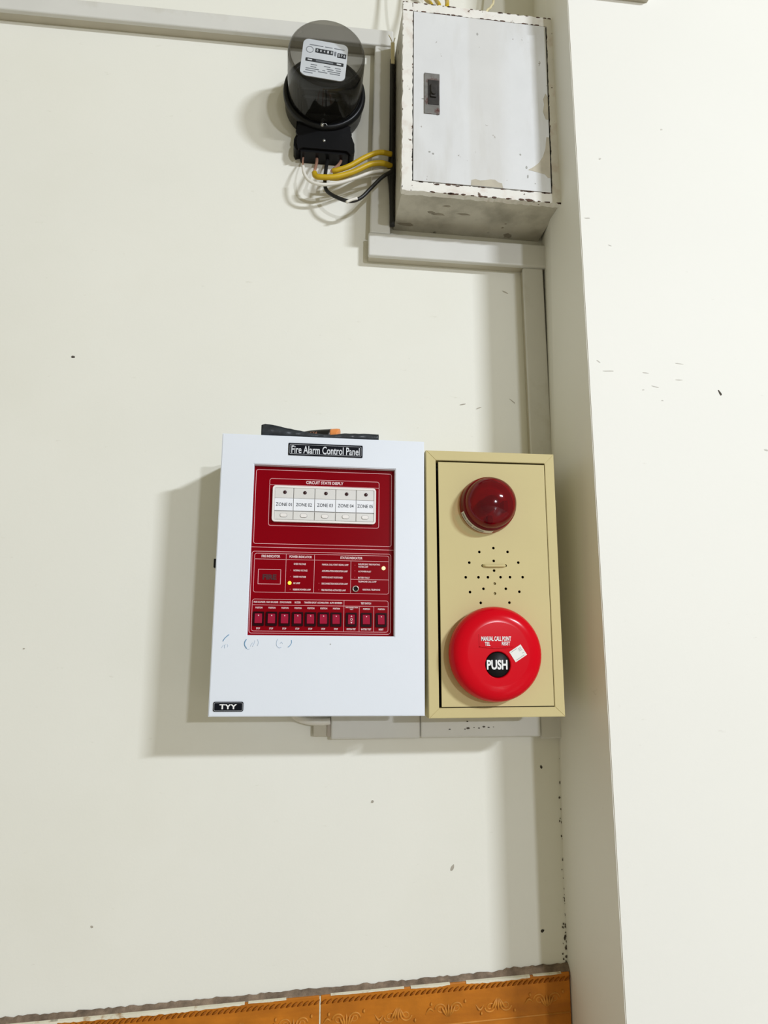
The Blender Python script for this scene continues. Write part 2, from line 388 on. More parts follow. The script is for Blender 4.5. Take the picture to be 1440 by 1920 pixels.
def build_skirting():
    sl = .0335; z_at = lambda x: -.4190+sl*(x-.0)
    root = empty('baseboard_back', (0, 0, 0), 'row of glossy brown relief tiles along the foot of the wall', None); root['kind'] = 'structure'
    seams = [-.97, -.592, -.2115, .1645, .5495]
    def sheared(x, y, z): return (x, y, z+sl*x)
    for k in range(4):
        x0, x1 = seams[k]+.0008, seams[k+1]-.0008
        b = bmesh.new(); bm_box(b, x0, x1, -.012, 0, -.555+.02, -.4190, .0015)
        for v in b.verts: v.co.z += sl*v.co.x
        t = obj('tile', b, M_tile, root)
        # twisted rope moulding
        b = bmesh.new(); n = 46
        for i in range(n):
            x = x0+(i+.5)*(x1-x0)/n
            bm_tube(b, [(x-.0042, -.0112, -.4305), (x, -.0142, -.4275), (x+.0042, -.0112, -.4245)], lambda t: .0017*(1-.5*abs(2*t-1)), 6, 2)
        for v in b.verts: v.co.z += sl*v.co.x
        obj('rope_moulding', b, M_rope, t)
        # scrolls and leaves
        b = bmesh.new(); nrep = 5; L = (x1-x0)/nrep
        for i in range(nrep):
            cx = x0+(i+.5)*L; zc = -.4545; s = 1 if i % 2 == 0 else -1
            for sg in (-1, 1):
                pts = []
                for q in range(15):
                    a = q/14*1.55*2*pi; r = .0095*(1-q/17)
                    pts.append((cx+sg*(.012+r*cos(a)*.95), -.0118, zc+.002*s+s*r*sin(a)*.8))
                bm_tube(b, pts, lambda t: .0014*(1-.45*t), 6, 2)
            for d in (-.9, -.45, 0, .45, .9):
                bm_tube(b, [(cx+.002*d, -.0115, zc-.010*s), (cx+.008*d, -.0135, zc-.001*s), (cx+.0125*d, -.0115, zc+.009*s*(1-.35*abs(d)))], lambda t: .0019*sin(pi*min(.97, max(.08, t))), 6, 4)
            bm_tube(b, [(cx-.5*L+.003, -.0115, zc-.004*s), (cx-.5*L+.010, -.013, zc+.004*s), (cx-.5*L+.017, -.0115, zc-.002*s)], lambda t: .0018*sin(pi*min(.95, max(.1, t))), 6, 4)
            for d in (-.026, .026):
                bm_tube(b, [(cx+d, -.0115, zc+.008*s), (cx+d, -.0132, zc+.0095*s), (cx+d, -.0115, zc+.011*s)], .0018, 6, 3)
            # lower bead
        bm_tube(b, [(x0+.002, -.0118, -.4745), ((x0+x1)/2, -.0118, -.4745), (x1-.002, -.0118, -.4745)], .0014, 6, 4)
        for v in b.verts: v.co.z += sl*v.co.x
        obj('scroll_relief', b, M_relief, t)
    for k in (1, 2, 3):
        xs = seams[k]; part('grout', M_paintline, root, lambda b: bm_box(b, xs-.0009, xs+.0009, -.0118, -.002, -.535+sl*xs, -.4200+sl*xs))
    # dusty mortar on top of the tiles, ragged
    b = bmesh.new(); N = 260; xa, xb = -.97, .5515; rows = []
    for i in range(N+1):
        x = xa+(xb-xa)*i/N; z = -.4190+sl*x; j = random.uniform(-.0012, .0016); e = .003 if x > .45 else 0
        rows.append([b.verts.new(p) for p in ((x, -.0005, z+.0055+j+e), (x, -.0045, z+.0035+j*.8+e), (x, -.0095, z+.0012+random.uniform(-.0004, .0004)), (x, -.0100, z-.0005))])
    for A, B in zip(rows, rows[1:]):
        for q in range(3): b.faces.new((A[q], B[q], B[q+1], A[q+1]))
    part_m = obj('mortar_bed', b, M_mortar, root)
    # cream wall paint slopped over the tile edge
    b = bmesh.new()
    for xs, xe, h in ((-.97, -.205, .011), (-.215, .055, .0045), (.06, .115, .0015), (.18, .29, .0013), (.30, .36, .003), (.385, .485, .0040), (.49, .535, .0015)):
        n = max(6, int((xe-xs)/.004)); rows = []
        for i in range(n+1):
            t = i/n; x = xs+(xe-xs)*t; z = -.4190+sl*x; w = h*(.55+.45*sin(pi*min(1, t*1.02)))*random.uniform(.75, 1.15) if xs > -.9 else h*random.uniform(.9, 1.1)
            rows.append([b.verts.new(p) for p in ((x, -.0096, z+.0010), (x, -.0132, z-.0002), (x, -.0134, z-w))])
        for A, B in zip(rows, rows[1:]):
            for q in range(2): b.faces.new((A[q], B[q], B[q+1], A[q+1]))
    obj('paint_edge', b, M_paintline, root)
build_skirting()

# ================================================================== TRUNKING
def trunking(label, x0, x1, z0, z1, d, vertical, roll=0, pivot=None, group=None, extra=None):
    px, pz = pivot or (x0, z0)
    t = empty('cable_trunking', (px, 0, pz), label, 'cable trunking', roll)
    a0, a1, b0, b1 = x0-px, x1-px, z0-pz, z1-pz
    def base(b): bm_box(b, a0+.0015, a1-.0015, -d*.72, 0, b0+.0015, b1-.0015, .001)
    def lid(b):
        if vertical: bm_box(b, a0, a1, -d, -d*.60, b0, b1, .003, 3)
        else: bm_box(b, a0, a1, -d, -d*.60, b0, b1, .003, 3)
    part('base', M_trunk_base, t, base); part('lid', M_trunk, t, lid)
    if extra: extra(t)
    return t
trunking('long grey-white cable trunking running level behind the electricity meter', -1.2, .2745, 1.209, 1.244, .027, False, .0075, (.2745, 1.2135))
trunking('upright grey-white trunking between the meter and the metal box', .2315, .2680, .8215, 1.2125, .024, True, -.020, (.2315, .8215))
trunking('short level trunking below the metal box', .2285, .5585, .7760, .8205, .027, False, -.003, (.2285, .776))
trunking('upright trunking along the pier above the beige alarm box', .5165, .5545, .392, .7755, .021, True, .008, (.5165, .392))
def inner_end(t):
    part('inner_duct', M_trunk_base, t, lambda b: bm_box(b, -.0275, -.001, -.014, -.001, .0045, .028, .001))
    part('duct_mouth', M_trunk_dark, t, lambda b: bm_box(b, -.0060, -.0002, -.0165, -.014, .0045, .030, .0005))
trunking('grey trunking length under the white control panel with an open end', .1745, .3162, -.0495, .012, .020, False, -.004, (.1745, -.0495), extra=inner_end)
trunking('speckled trunking length under the beige alarm box', .3168, .515, -.0490, .010, .020, False, -.004, (.3168, -.0490),
         extra=lambda t: [part('dirt_speck', M_dirt, t, lambda b, q=q: bm_prism(b, [(q[0]+q[2]*cos(k), .001+q[1]+q[2]*.5*sin(k)) for k in (0, 1.1, 2.2, 3.3, 4.4, 5.4)], -.0206, -.0198)) for q in
                          ((.077, .0135, .003), (.072, .012, .0015), (.087, .0145, .0012), (.095, .0135, .0018), (.103, .0155, .0025), (.111, .0145, .0018), (.119, .015, .001), (.076, .024, .0018), (.047, .012, .0018))])
trunking('short painted trunking stub in the corner under the beige box', .5155, .5520, -.0535, .006, .017, False, 0, (.5155, -.0535))
tr = trunking('white trunking end high on the pier', .560, .697, 1.190, 1.235, .022, False, -.002, (.56, 1.19))
tr.location.y = -.1897
# grey flexible tail leaving the open trunking end
bm = bmesh.new(); bm_tube(bm, [(.100, -.012, .010), (.118, -.013, -.013), (.138, -.013, -.0215), (.160, -.013, -.0235), (.1735, -.013, -.0225)], .0058, 10, 6)
tag(obj('flat_cable', bm, M_white_wire), 'pale cable curving from behind the panel into the open trunking end', 'cable')

# ================================================================== OLD METAL BOX
def build_metal_box():
    D = .1215; w, h = .279, .369
    root = empty('metal_cabinet', (.2745, 0, .8430), 'old white enamelled metal cabinet with chipped paint and a small latch', 'metal cabinet', -.0100)
    def body(b):
        bm_box(b, .0015, w-.0015, -D+.003, 0, .0015, h-.0015, .001)
    part('body', M_boxside, root, body)
    # ragged front frame
    fw = .0175
    def frame(b):
        def edge(o, i):
            pass
        n = 60
        def loop(x0, x1, z0, z1, jit):
            o = []
            for (xa, za), (xb, zb) in (((x0, z0), (x1, z0)), ((x1, z0), (x1, z1)), ((x1, z1), (x0, z1)), ((x0, z1), (x0, z0))):
                for k in range(n):
                    t = k/n; o.append((xa+(xb-xa)*t+random.uniform(-jit, jit), za+(zb-za)*t+random.uniform(-jit, jit)))
            return o
        bm_ring(b, loop(0, w, 0, h, .0011), loop(fw, w-fw, fw, h-fw, .0007), -D, -D+.012)
    part('front_frame', M_boxframe, root, frame)
    part('door_gap', M_black_gap, root, lambda b: bm_box(b, fw-.002, w-fw+.002, -D+.0025, -D+.0035, fw-.002, h-fw+.002))
    dx0, dx1, dz0, dz1 = fw+.0016, w-fw-.0026, fw+.0012, h-fw-.0014
    door = part('door', M_boxpaint, root, lambda b: bm_box(b, dx0, dx1, -D-.0010, -D+.0022, dz0, dz1, .0006))
    yf = -D-.0010
    # bare primer patches where the paint has flaked off
    def patch(pts, name='bare_patch'):
        part(name, M_primer, door, lambda b: bm_prism(b, pts, yf-.0003, yf+.0003), 'tan patch of bare primer')
    patch([(.118, dz0+.0005), (.119, dz0+.010), (.126, dz0+.0125), (.134, dz0+.0105), (.143, dz0+.012), (.152, dz0+.0145), (.160, dz0+.0145), (.166, dz0+.010), (.172, dz0+.009), (.174, dz0+.0005)])
    patch([(.219, .058), (.228, .064), (.238, .073), (.246, .086), (.251, .102), (.2535, .125), (dx1-.0003, .125), (dx1-.0003, .046), (.254, .046), (.249, .052), (.236, .055)])
    patch([(.2535, .16), (.249, .175), (.2515, .19), (.2500, .2), (.2545, .212), (dx1-.0003, .205), (dx1-.0003, .16)])
    # dark smudges on the underside
    for x, y, l, t in ((.022, -.022, .020, .006), (.075, -.060, .014, .005), (.060, -.064, .008, .004), (.118, -.066, .016, .003), (.215, -.012, .010, .010), (.198, -.036, .003, .003), (.20, -.048, .0025, .002), (.085, -.085, .010, .003)):
        def sm(b):
            n = 11; q = [(x+l*random.uniform(.55, 1)*cos(2*pi*k/n), y+t*random.uniform(.5, 1)*sin(2*pi*k/n)) for k in range(n)]
            A = [b.verts.new((u, v, .0012)) for u, v in q]; C = [b.verts.new((u, v, .0018)) for u, v in q]
            b.faces.new(A); b.faces.new(C[::-1])
            for k in range(n): b.faces.new((A[k], A[(k+1) % n], C[(k+1) % n], C[k]))
        part('smudge', M_smudge, root, sm)
    # latch
    lx0, lx1, lz0, lz1 = .0375, .0645, .1475, .2265
    lat = part('latch', M_latch, door, lambda b: bm_box(b, lx0, lx1, yf-.0022, yf, lz0, lz1, .0008))
    # chips along the edges
    def chips(b):
        def chip(x, z, s, ax):
            n = 7
            bm_prism(b, [(x+s*(2.2 if ax else .6)*random.uniform(.5, 1)*cos(2*pi*k/n), z+s*(.6 if ax else 2.2)*random.uniform(.5, 1)*sin(2*pi*k/n)) for k in range(n)], -D-.0006, -D+.001)
        for k in range(80):
            chip(random.uniform(0, w), random.choice((.0004, fw-.0002, h-.0004, h-fw+.0004)), random.uniform(.0007, .0030), True)
        for k in range(40):
            chip(random.choice((.0006, fw, w-fw, w-.0006)), random.uniform(0, h), random.uniform(.0006, .0013), False)
        for x, z, s in ((.085, 0, .004), (.22, .001, .0045), (.205, .001, .003), (.062, h-fw, .003), (.072, h-fw, .003), (.155, h-fw-.001, .004), (.168, h-fw-.001, .004), (.06, .0155, .003), (.08, .0165, .003), (.095, .0155, .002)):
            chip(x, z, s, True)
    tag(part('chipped_edges', M_rust, root, chips), 'rusty chips along the frame edges', kind='stuff')
    part('latch_handle', M_latch_dark, door, lambda b: (bm_box(b, lx0+.0060, lx1-.0015, yf-.0032, yf-.0018, lz0+.017, lz1-.014, .0006), bm_box(b, lx0+.010, lx1-.006, yf-.0065, yf-.003, lz0+.030, lz1-.024, .0015), bm_tube(b, [(lx0+.0155, yf-.006, .185), (lx0+.0155, yf-.009, .185)], .0042, 12, 0)))
    for x, z, s, e in ((.133, .318, .0022, 1.6), (.036, .176, .0045, .3), (.047, .075, .0025, .8), (.053, .072, .0025, .8), (.206, .086, .0018, 1.3), (.216, .062, .002, 2), (.218, .045, .002, 2.2), (.231, .033, .0016, 1)):
        part('scuff', M_greybar, door, lambda b: bm_prism(b, [(x+s*random.uniform(.6, 1)*cos(2*pi*k/8), z+s*e*random.uniform(.6, 1)*sin(2*pi*k/8)) for k in range(8)], yf-.0002, yf+.0002))

build_metal_box()

# ================================================================== ELECTRICITY METER
def build_meter():
    root = empty('electricity_meter', (.1455, 0, 1.083), 'round black electricity meter with a smoked clear cover and white dial plate', 'electricity meter', 0)
    def base(b):
        bm_lathe(b, 0, 0, [(0, 0), (.069, 0), (.0715, -.004), (.0722, -.028), (.0742, -.031), (.0748, -.037), (.0738, -.043), (.071, -.045), (.0678, -.0455), (.0655, -.040), (0, -.040)], 64)
        bm_box(b, -.050, .050, -.026, 0, -.088, -.030, .004)
    part('base', M_bk, root, base)
    # terminal block with flared ears
    def term(b):
        poly = [(-.0485, -.048), (.0485, -.048), (.0455, -.080), (.0530, -.084), (.0560, -.092), (.0565, -.108), (.0535, -.113), (.0470, -.110), (.0450, -.116), (-.0400, -.116), (-.0420, -.108), (-.0500, -.111), (-.0535, -.104), (-.0530, -.092), (-.0500, -.085), (-.0450, -.082)]
        bb = bmesh.new(); bm_prism(bb, poly, -.036, 0); bmesh.ops.bevel(bb, geom=[e for e in bb.edges if abs(e.verts[0].co.y+.036) < 1e-5 and abs(e.verts[1].co.y+.036) < 1e-5], offset=.005, segments=2, affect='EDGES'); merge(b, bb)
    tb = part('terminal_block', M_bk2, root, term)
    part('screw', M_alu, tb, lambda b: bm_lathe(b, .001, -.094, [(0, -.0378), (.0024, -.0376), (.0028, -.0358)], 14))
    part('seal_screw', M_alu, root, lambda b: (bm_lathe(b, -.003, -.0700, [(0, -.0482), (.0028, -.048), (.0033, -.044)], 14), bm_tube(b, [(-.006, -.049, -.0695), (-.002, -.051, -.072), (.003, -.049, -.070), (.0055, -.048, -.0725)], .0006, 6, 4)))
    # works inside
    def works(b):
        bm_box(b, -.040, .040, -.085, -.041, -.052, -.006, .004)
        bm_box(b, -.050, -.018, -.092, -.041, -.040, -.010, .003)
        bm_box(b, .016, .048, -.095, -.041, -.045, -.018, .003)
        bm_lathe(b, 0, 0, [(0, -.050), (.0615, -.050), (.0615, -.0405)], 40); bm_box(b, -.045, .045, -.097, -.0405, -.0455, -.010, .004)
    part('works', M_coil, root, works)
    part('rotor_disc', M_alu, root, lambda b: bm_box(b, -.038, .038, -.078, -.0505, -.0035, -.0022, .0004))
    # dial plate
    pr = empty_part = None
    px, pz, rot, yp = -.0035, .0085, -.085, -.1040
    def rp(x, z): return (px+x*cos(rot)-z*sin(rot), pz+x*sin(rot)+z*cos(rot))
    plate = part('dial_plate', M_plate, root, lambda b: bm_prism(b, [rp(x, z) for x, z in rrect(-.0390, .0390, -.035, .0385, .010)], yp, yp+.0015))
    def bar(name, m, x0, x1, z0, z1, dy=.0003, r=.0006):
        part(name, m, plate, lambda b: bm_prism(b, [rp(x, z) for x, z in rrect(x0, x1, z0, z1, r, 3)], yp-dy, yp))
    bar('register_window', M_ink, -.0170, .0140, .0135, .0220)
    bar('register_window', M_inkgrey, .0160, .0195, .0125, .0215)
    bar('register_window', M_ink, .0215, .0370, .0105, .0195)
    bar('disc_window', M_ink, -.0320, .0340, -.0060, .0005)
    bar('disc_window_light', M_plate, -.0285, -.0205, -.0040, -.0015, .0005, .0011)
    bar('disc_window_light', M_plate, .0220, .0300, -.0040, -.0015, .0005, .0011)
    bar('disc_slot', M_inkgrey, -.014, .016, -.0045, -.0012, .0005)
    for k in range(5):
        c = rp(-.0135+k*.0062, .0178); text('00418'[k], c[0], c[1], .0028, .0050, yp-.0006, M_plate, plate, .02, rot)
    for k in range(3):
        c = rp(.0245+k*.0047, .0150); text('576'[k], c[0], c[1], .0028, .0048, yp-.0006, M_plate, plate, .02, rot)
    part('meter_logo', M_inkgrey, plate, lambda b: bm_ring(b, [(lambda c: c)(rp(-.0265+.0065*cos(a), .0175+.0065*sin(a))) for a in [2*pi*i/24 for i in range(24)]], [rp(-.0265+.0055*cos(a), .0175+.0055*sin(a)) for a in [2*pi*i/24 for i in range(24)]], yp-.0003, yp))
    for i, (z, segs) in enumerate(((.0275, ((-.028, -.004), (-.001, .012), (.015, .033))), (-.0115, ((-.022, -.011), (.001, .012), (.020, .030))), (-.0160, ((-.022, -.012), (.006, .018), (.022, .031))), (-.0200, ((-.030, -.007), (-.001, .004), (.008, .030))), (-.0238, ((-.030, -.012), (-.008, .008), (.012, .030))), (-.0285, ((-.033, -.017),)))):
        for a, c in segs: bar('printed_line', M_inkgrey, a, c, z-.0007, z+.0007, .0003, .0003)
    # smoked cover
    def cover(b):
        bm_lathe(b, 0, 0, [(.0672, -.043), (.0665, -.060), (.0660, -.110), (.0658, -.125), (.0645, -.1300), (.0615, -.1330)], 64)
    cv = part('clear_cover', M_glass, root, cover, 'smoked see-through cover')
    part('cover_front', M_lens, cv, lambda b: bm_lathe(b, 0, 0, [(.0615, -.1330), (.055, -.1340), (0, -.1350)], 64))
build_meter()

# ------------------------------------------------------------------ wires
def wire(name, label, cat, m, pts, r, tip=None, group=None, sub=8):
    bm = bmesh.new(); bm_tube(bm, pts, r, 10, sub); o = tag(obj(name, bm, m), label, cat, group)
    if tip:
        part('bare_end', M_copper, o, lambda b: bm_tube(b, tip, r*.55, 8, 4), 'bare copper end')
    return o
YW = -.047
wire('wire', 'upper thick yellow wire from the meter terminals to the metal box', 'wire', M_yel, [(.162, YW, .921), (.170, YW-.002, .922), (.192, YW-.004, .931), (.220, YW-.004, .951), (.245, YW, .966), (.268, -.040, .970)], .0047,
     [(.1790, -.014, .9685), (.1735, -.032, .946), (.160, YW, .9205)])
wire('wire', 'thin yellow wire lying between two thicker yellow ones', 'wire', M_yel, [(.158, YW+.014, .9150), (.176, YW+.013, .9165), (.200, YW+.011, .928), (.225, YW+.010, .944), (.248, YW+.008, .954), (.268, -.028, .958)], .0028)
wire('wire', 'lowest thick yellow wire hooked up from the second meter terminal', 'wire', M_yel, [(.1300, YW, .915), (.1318, YW-.002, .908), (.140, YW-.004, .9045), (.166, YW-.005, .9065), (.198, YW-.005, .919), (.228, YW-.003, .938), (.250, YW, .945), (.268, -.036, .949)], .0049,
     [(.1345, -.014, .9685), (.1338, -.032, .946), (.1298, YW, .9155)])
wire('wire', 'white wire looping from the first meter terminal to the metal box', 'wire', M_white_wire, [(.1100, -.046, .9270), (.1125, -.048, .911), (.121, -.050, .897), (.138, -.051, .8905), (.165, -.050, .894), (.200, -.048, .909), (.235, -.046, .927), (.268, -.034, .941)], .0030,
     [(.1100, -.014, .9685), (.1092, -.032, .948), (.1100, -.046, .9265)])
wire('wire', 'thin white wire running under the yellow wires', 'wire', M_white_wire, [(.1395, -.034, .9050), (.165, -.035, .9035), (.200, -.035, .917), (.238, -.033, .930), (.268, -.022, .941)], .0022)
wire('wire', 'black wire sagging from the third meter terminal to the metal box', 'wire', M_blk_wire, [(.1540, -.013, .9690), (.1510, -.028, .940), (.1490, -.038, .905), (.1525, -.040, .887), (.168, -.046, .872), (.192, -.048, .864), (.212, -.048, .872), (.230, -.047, .893), (.250, -.048, .916), (.2675, -.044, .932)], .0034)
part_w = wire('wire', 'short white offcut on the low bend of the black wire', 'wire', M_white_wire, [(.187, -.051, .8595), (.194, -.051, .8640), (.206, -.0515, .8685)], .0026, sub=4)
wire('cable', 'black tube standing in for the gap shadow beside the metal box', 'cable', M_blk_wire, [(.2715, -.028, .835), (.2700, -.029, .90), (.2690, -.031, .945), (.2700, -.030, 1.00), (.2712, -.028, 1.10), (.2722, -.026, 1.18)], lambda t: .0046+.0028*math.exp(-((t-.38)/.12)**2))  # black tube drawn for the gap shadow beside the box; bulge is the grommet
bm = bmesh.new(); bm_box(bm, -.0035, .0035, -.0012, .0012, -.045, 0, .0008); bm_tube(bm, [(0, 0, -.002), (-.004, -.002, .006), (-.008, -.004, .012)], .0008, 6, 3); bm_tube(bm, [(.001, 0, -.002), (.004, -.003, .008)], .0008, 6, 0)
o = tag(obj('tape_strip', bm, M_tape), 'frayed pale yellow tape strip at the top side of the metal box', 'tape'); o.location = (.2700, -.046, 1.1985)
# wires dropping on to the top of the box
for i, (x, dx, m, r, lab) in enumerate(((.334, -.012, M_yel, .0032, 'left yellow wire entering the top of the metal box'), (.345, 0, M_yel, .0036, 'middle yellow wire entering the top of the metal box'), (.356, .012, M_yel, .0040, 'right yellow wire entering the top of the metal box'), (.318, -.030, M_white_wire, .003, 'white wire bent over the top of the metal box'), (.425, .030, M_tape, .0022, 'thin brownish wire standing alone on top of the metal box'))):
    zt = .843+.369-.0098*(x-.2745)
    wire('wire', lab, 'wire', m, [(x, -.112, zt-.004), (x+dx*.3, -.110, zt+.014), (x+dx*.8, -.085, zt+.05), (x+dx*1.4, -.045, zt+.12), (x+dx*1.6, -.02, zt+.30)], r)

# ================================================================== FIRE ALARM CONTROL PANEL
def build_panel():
    D = .1522; w, h = .300, .4016
    P = empty('alarm_control_panel', (0, 0, 0), 'white wall-mounted fire alarm control panel with a red switch board', 'alarm panel', -.0067)
    part('body', M_panel, P, lambda b: bm_box(b, .003, w-.003, -D+.018, -.0005, .003, h-.003, .001))
    # door with a window opening
    ox0, ox1, oz0, oz1 = .0479, .2559, .1102, .3570
    def door(b):
        def loop(x0, x1, z0, z1): return [(x0, z0), (x1, z0), (x1, z1), (x0, z1)]
        bb = bmesh.new(); bm_ring(bb, loop(0, w, 0, h), loop(ox0, ox1, oz0, oz1), -D, -D+.0165)
        bmesh.ops.recalc_face_normals(bb, faces=bb.faces[:])
        bmesh.ops.bevel(bb, geom=[e for e in bb.edges if abs(e.verts[0].co.y+D) < 1e-6 and abs(e.verts[1].co.y+D) < 1e-6 and e.calc_face_angle(0) > .5], offset=.0011, segments=2, affect='EDGES')
        merge(b, bb)
    dr = part('door', M_panel, P, door)
    part('side_lock', M_bk, P, lambda b: bm_box(b, -.0055, .004, -D+.02, -D+.032, .206, .219, .001))
    # name plates
    YD = -D
    def plate(x0, x1, z0, z1, r, line):
        p = part('name_plate', M_sign, dr, lambda b: bm_prism(b, rrect(x0, x1, z0, z1, r, 4), YD-.0010, YD+.0003))
        if line:
            part('plate_border', M_signtxt, dr, lambda b: frame_line(b, x0+line, x1-line, z0+line, z1-line, r, .00032, YD-.0012))
        return p
    plate(.0965, .2065, .3722, .3910, .0012, .0021)
    text('Fire Alarm Control Panel', .1515, .3812, .1010, .0118, YD-.0014, M_signtxt, dr, .012)
    plate(.0062, .0469, .0068, .0199, .0022, .0011)
    text('TYY', .0265, .01335, .0235, .0066, YD-.0014, M_white_ink, dr, .03)
    # pen marks
    def stroke(m, pts, r): part('pen_mark', m, dr, lambda b: bm_tube(b, [(x, YD-.0001, z) for x, z in pts], r, 5, 4))
    stroke(M_pen, [(.0150, .1015), (.0180, .1062), (.0232, .1108)], .0006)
    stroke(M_pen2, [(.0135, .0925), (.0150, .0945), (.0162, .0965)], .0004); stroke(M_pen2, [(.0180, .0920), (.0175, .0955), (.0190, .0968)], .0005); stroke(M_pen2, [(.0215, .0935), (.0222, .0955), (.0210, .0975)], .0004)
    stroke(M_pen, [(.0472, .1045), (.0450, .1005), (.0452, .0960), (.0480, .0918)], .0007); stroke(M_pen2, [(.0480, .0918), (.0500, .0905), (.0520, .0915)], .0004)
    stroke(M_pen2, [(.0530, .0950), (.0550, .0985), (.0565, .1000)], .0004); stroke(M_pen2, [(.0560, .0945), (.0585, .1000), (.0590, .1030)], .0004); stroke(M_pen2, [(.0625, .1045), (.0640, .1000), (.0625, .0955)], .0004)
    stroke(M_pen2, [(.0905, .1050), (.0890, .1010), (.0895, .0960), (.0930, .0930), (.0960, .0940)], .0005); stroke(M_pen2, [(.0940, .0990), (.0960, .1010), (.0975, .0985)], .0004); stroke(M_pen, [(.1095, .1040), (.1098, .1000), (.1075, .0960), (.1050, .0940)], .0005)
    part('dirt_speck', M_greybar, dr, lambda b: bm_prism(b, [(.1645+.001*cos(k), .0985+.001*sin(k)) for k in (0, 1, 2, 3, 4, 5)], YD-.0003, YD+.0003))
    # red board
    YB = -D+.012
    bd = part('switch_board', M_red, P, lambda b: bm_box(b, ox0-.003, ox1+.003, YB, YB+.0022, oz0-.003, oz1+.003), 'red printed switch board')
    yp = YB-.0003
    def lines(fn): part('printed_line', M_pink, bd, fn)
    LW = .0006
    lines(lambda b: frame_line(b, .0503, .2524, .2412, .3522, .0035, LW, yp))
    lines(lambda b: frame_line(b, .0705, .2335, .2682, .3392, .0035, LW, yp))
    lines(lambda b: bm_box(b, .0705, .2335, yp, yp+.0003, .3292, .3292+LW*.9))
    lines(lambda b: bm_box(b, ox0-.001, ox1+.001, yp, yp+.0003, .2360, .2360+LW*1.1))
    lines(lambda b: frame_line(b, .0490, .2520, .1130, .2305, .0040, LW, yp))
    lines(lambda b: frame_line(b, .0528, .2492, .1710, .2276, .0035, LW*.85, yp))
    lines(lambda b: frame_line(b, .0522, .2484, .1160, .1616, .0035, LW*.85, yp))
    for x0, x1, z in ((.0528, .2492, .2190), (.1927, .2490, .1921), (.0524, .2486, .1531)):
        lines(lambda b, x0=x0, x1=x1, z=z: bm_box(b, x0, x1, yp, yp+.0003, z-LW*.4, z+LW*.4))
    for x, z0, z1 in ((.0983, .1712, .2274), (.1393, .1712, .2274), (.1927, .1712, .2190), (.1835, .1162, .1614), (.2060, .1162, .1531), (.2270, .1162, .1531)):
        lines(lambda b, x=x, z0=z0, z1=z1: bm_box(b, x-LW*.4, x+LW*.4, yp, yp+.0003, z0, z1))
    lines(lambda b: frame_line(b, .0590, .0915, .1828, .2044, .0002, LW*1.1, yp))
    T = lambda s, x0, x1, zc, h, m=M_pinktxt, bold=.03: text(s, (x0+x1)/2, zc, x1-x0, h, yp-.0002, m, bd, bold)
    T('CIRCUIT STATE DISPLY', .1240, .1795, .3345, .0046)
    T('FIRE INDICATOR', .0630, .0895, .2233, .0036); T('POWER INDICATOR', .1030, .1355, .2233, .0036); T('STATUS INDICATOR', .1770, .2095, .2233, .0036)
    T('FIRE', .0655, .0855, .1932, .0078, M_firetxt, .05)
    for s, x1, z in (('OVER VOLTAGE', .1270, .2128), ('NORMAL VOLTAGE', .1295, .2034), ('UNDER VOLTAGE', .1275, .1942), ('AC LAMP', .1195, .1850), ('RESERVE POWER LAMP', .1350, .1757)):
        T(s, .1095, x1, z, .0026)
    for s, x1, z in (('MANUAL CALL POINT SIGNAL LAMP', .1890, .2128), ('ACCUMULATION INDICATION LAMP', .1880, .2034), ('SWITCH IS NOT POSITIONED', .1810, .1942), ('DISCONNECTION INDICATION LAMP', .1885, .1850), ('FIRE FIGHTING ACTIVATED LAMP', .1858, .1757)):
        T(s, .1505, x1, z, .0026)
    for s, x1, z in (('INSUFFICIENT FIRE FIGHTING', .2355, .2143), ('WATER LAMP', .2180, .2105), ('AC POWER FAULT', .2225, .2038), ('BATTERY FAULT', .2205, .1947), ('TELEPHONE CALL LAMP', .2305, .1889)):
        T(s, .2035, x1, z, .0024)
    T('REGIONAL TELEPHONE', .2105, .2360, .1772, .0024)
    # indicator lamps
    def led(x, z, r, m, name='indicator_lamp', hgt=.0016, lab=None):
        return part(name, m, bd, lambda b: bm_lathe(b, x, z, [(r, YB), (r, YB-hgt*.5), (r*.7, YB-hgt*.9), (0, YB-hgt)], 16), lab)
    led(.1044, .1851, .0027, M_led_yel, lab='lit yellow lamp', hgt=.0025); led(.2409, .2091, .0030, M_led_warm, lab='lit warm white lamp', hgt=.0025)
    for x, z in ((.1052, .1760), (.1465, .1853), (.1465, .1760), (.1985, .2128), (.1985, .2045), (.1985, .1950), (.1052, .2036), (.1052, .1944)):
        led(x, z, .0009, M_led_dim, hgt=.0006)
    jk = part('phone_jack', M_steel, bd, lambda b: bm_lathe(b, .2000, .1782, [(.0048, YB), (.0048, YB-.003), (.0042, YB-.0036), (.0033, YB-.0036), (.0030, YB-.0005)], 24), 'steel phone jack')
    part('jack_hole', M_hole, jk, lambda b: bm_lathe(b, .2000, .1782, [(0, YB-.0008), (.0033, YB-.0008), (.0033, YB-.0002)], 20))
    # rocker switches
    sx = [.0620, .0804, .0989, .1174, .1358, .1543, .1725, .1945, .2163, .2380]
    heads = ['MAIN SOUNDER', 'MAIN SOUNDER', 'ZONE SOUNDER', 'BUZZER', 'TRANSFER REPORT', 'ACCUMULATION', 'AUTO REVERSED']
    hx = [(.0545, .0710), (.0722, .0893), (.0910, .1080), (.1125, .1212), (.1260, .1440), (.1450, .1612), (.1628, .1808)]
    for s, (a, c) in zip(heads, hx): T(s, a, c, .1573, .0026)
    T('TEST SWITCH', .2080, .2230, .1573, .0028)
    T('DISCONNECTION', .1860, .2040, .1511, .0018); T('TEST', .1920, .1972, .1486, .0018)
    low = ['STOP']*7+['MOTION TEST', 'BATTERY TEST', 'RESET']
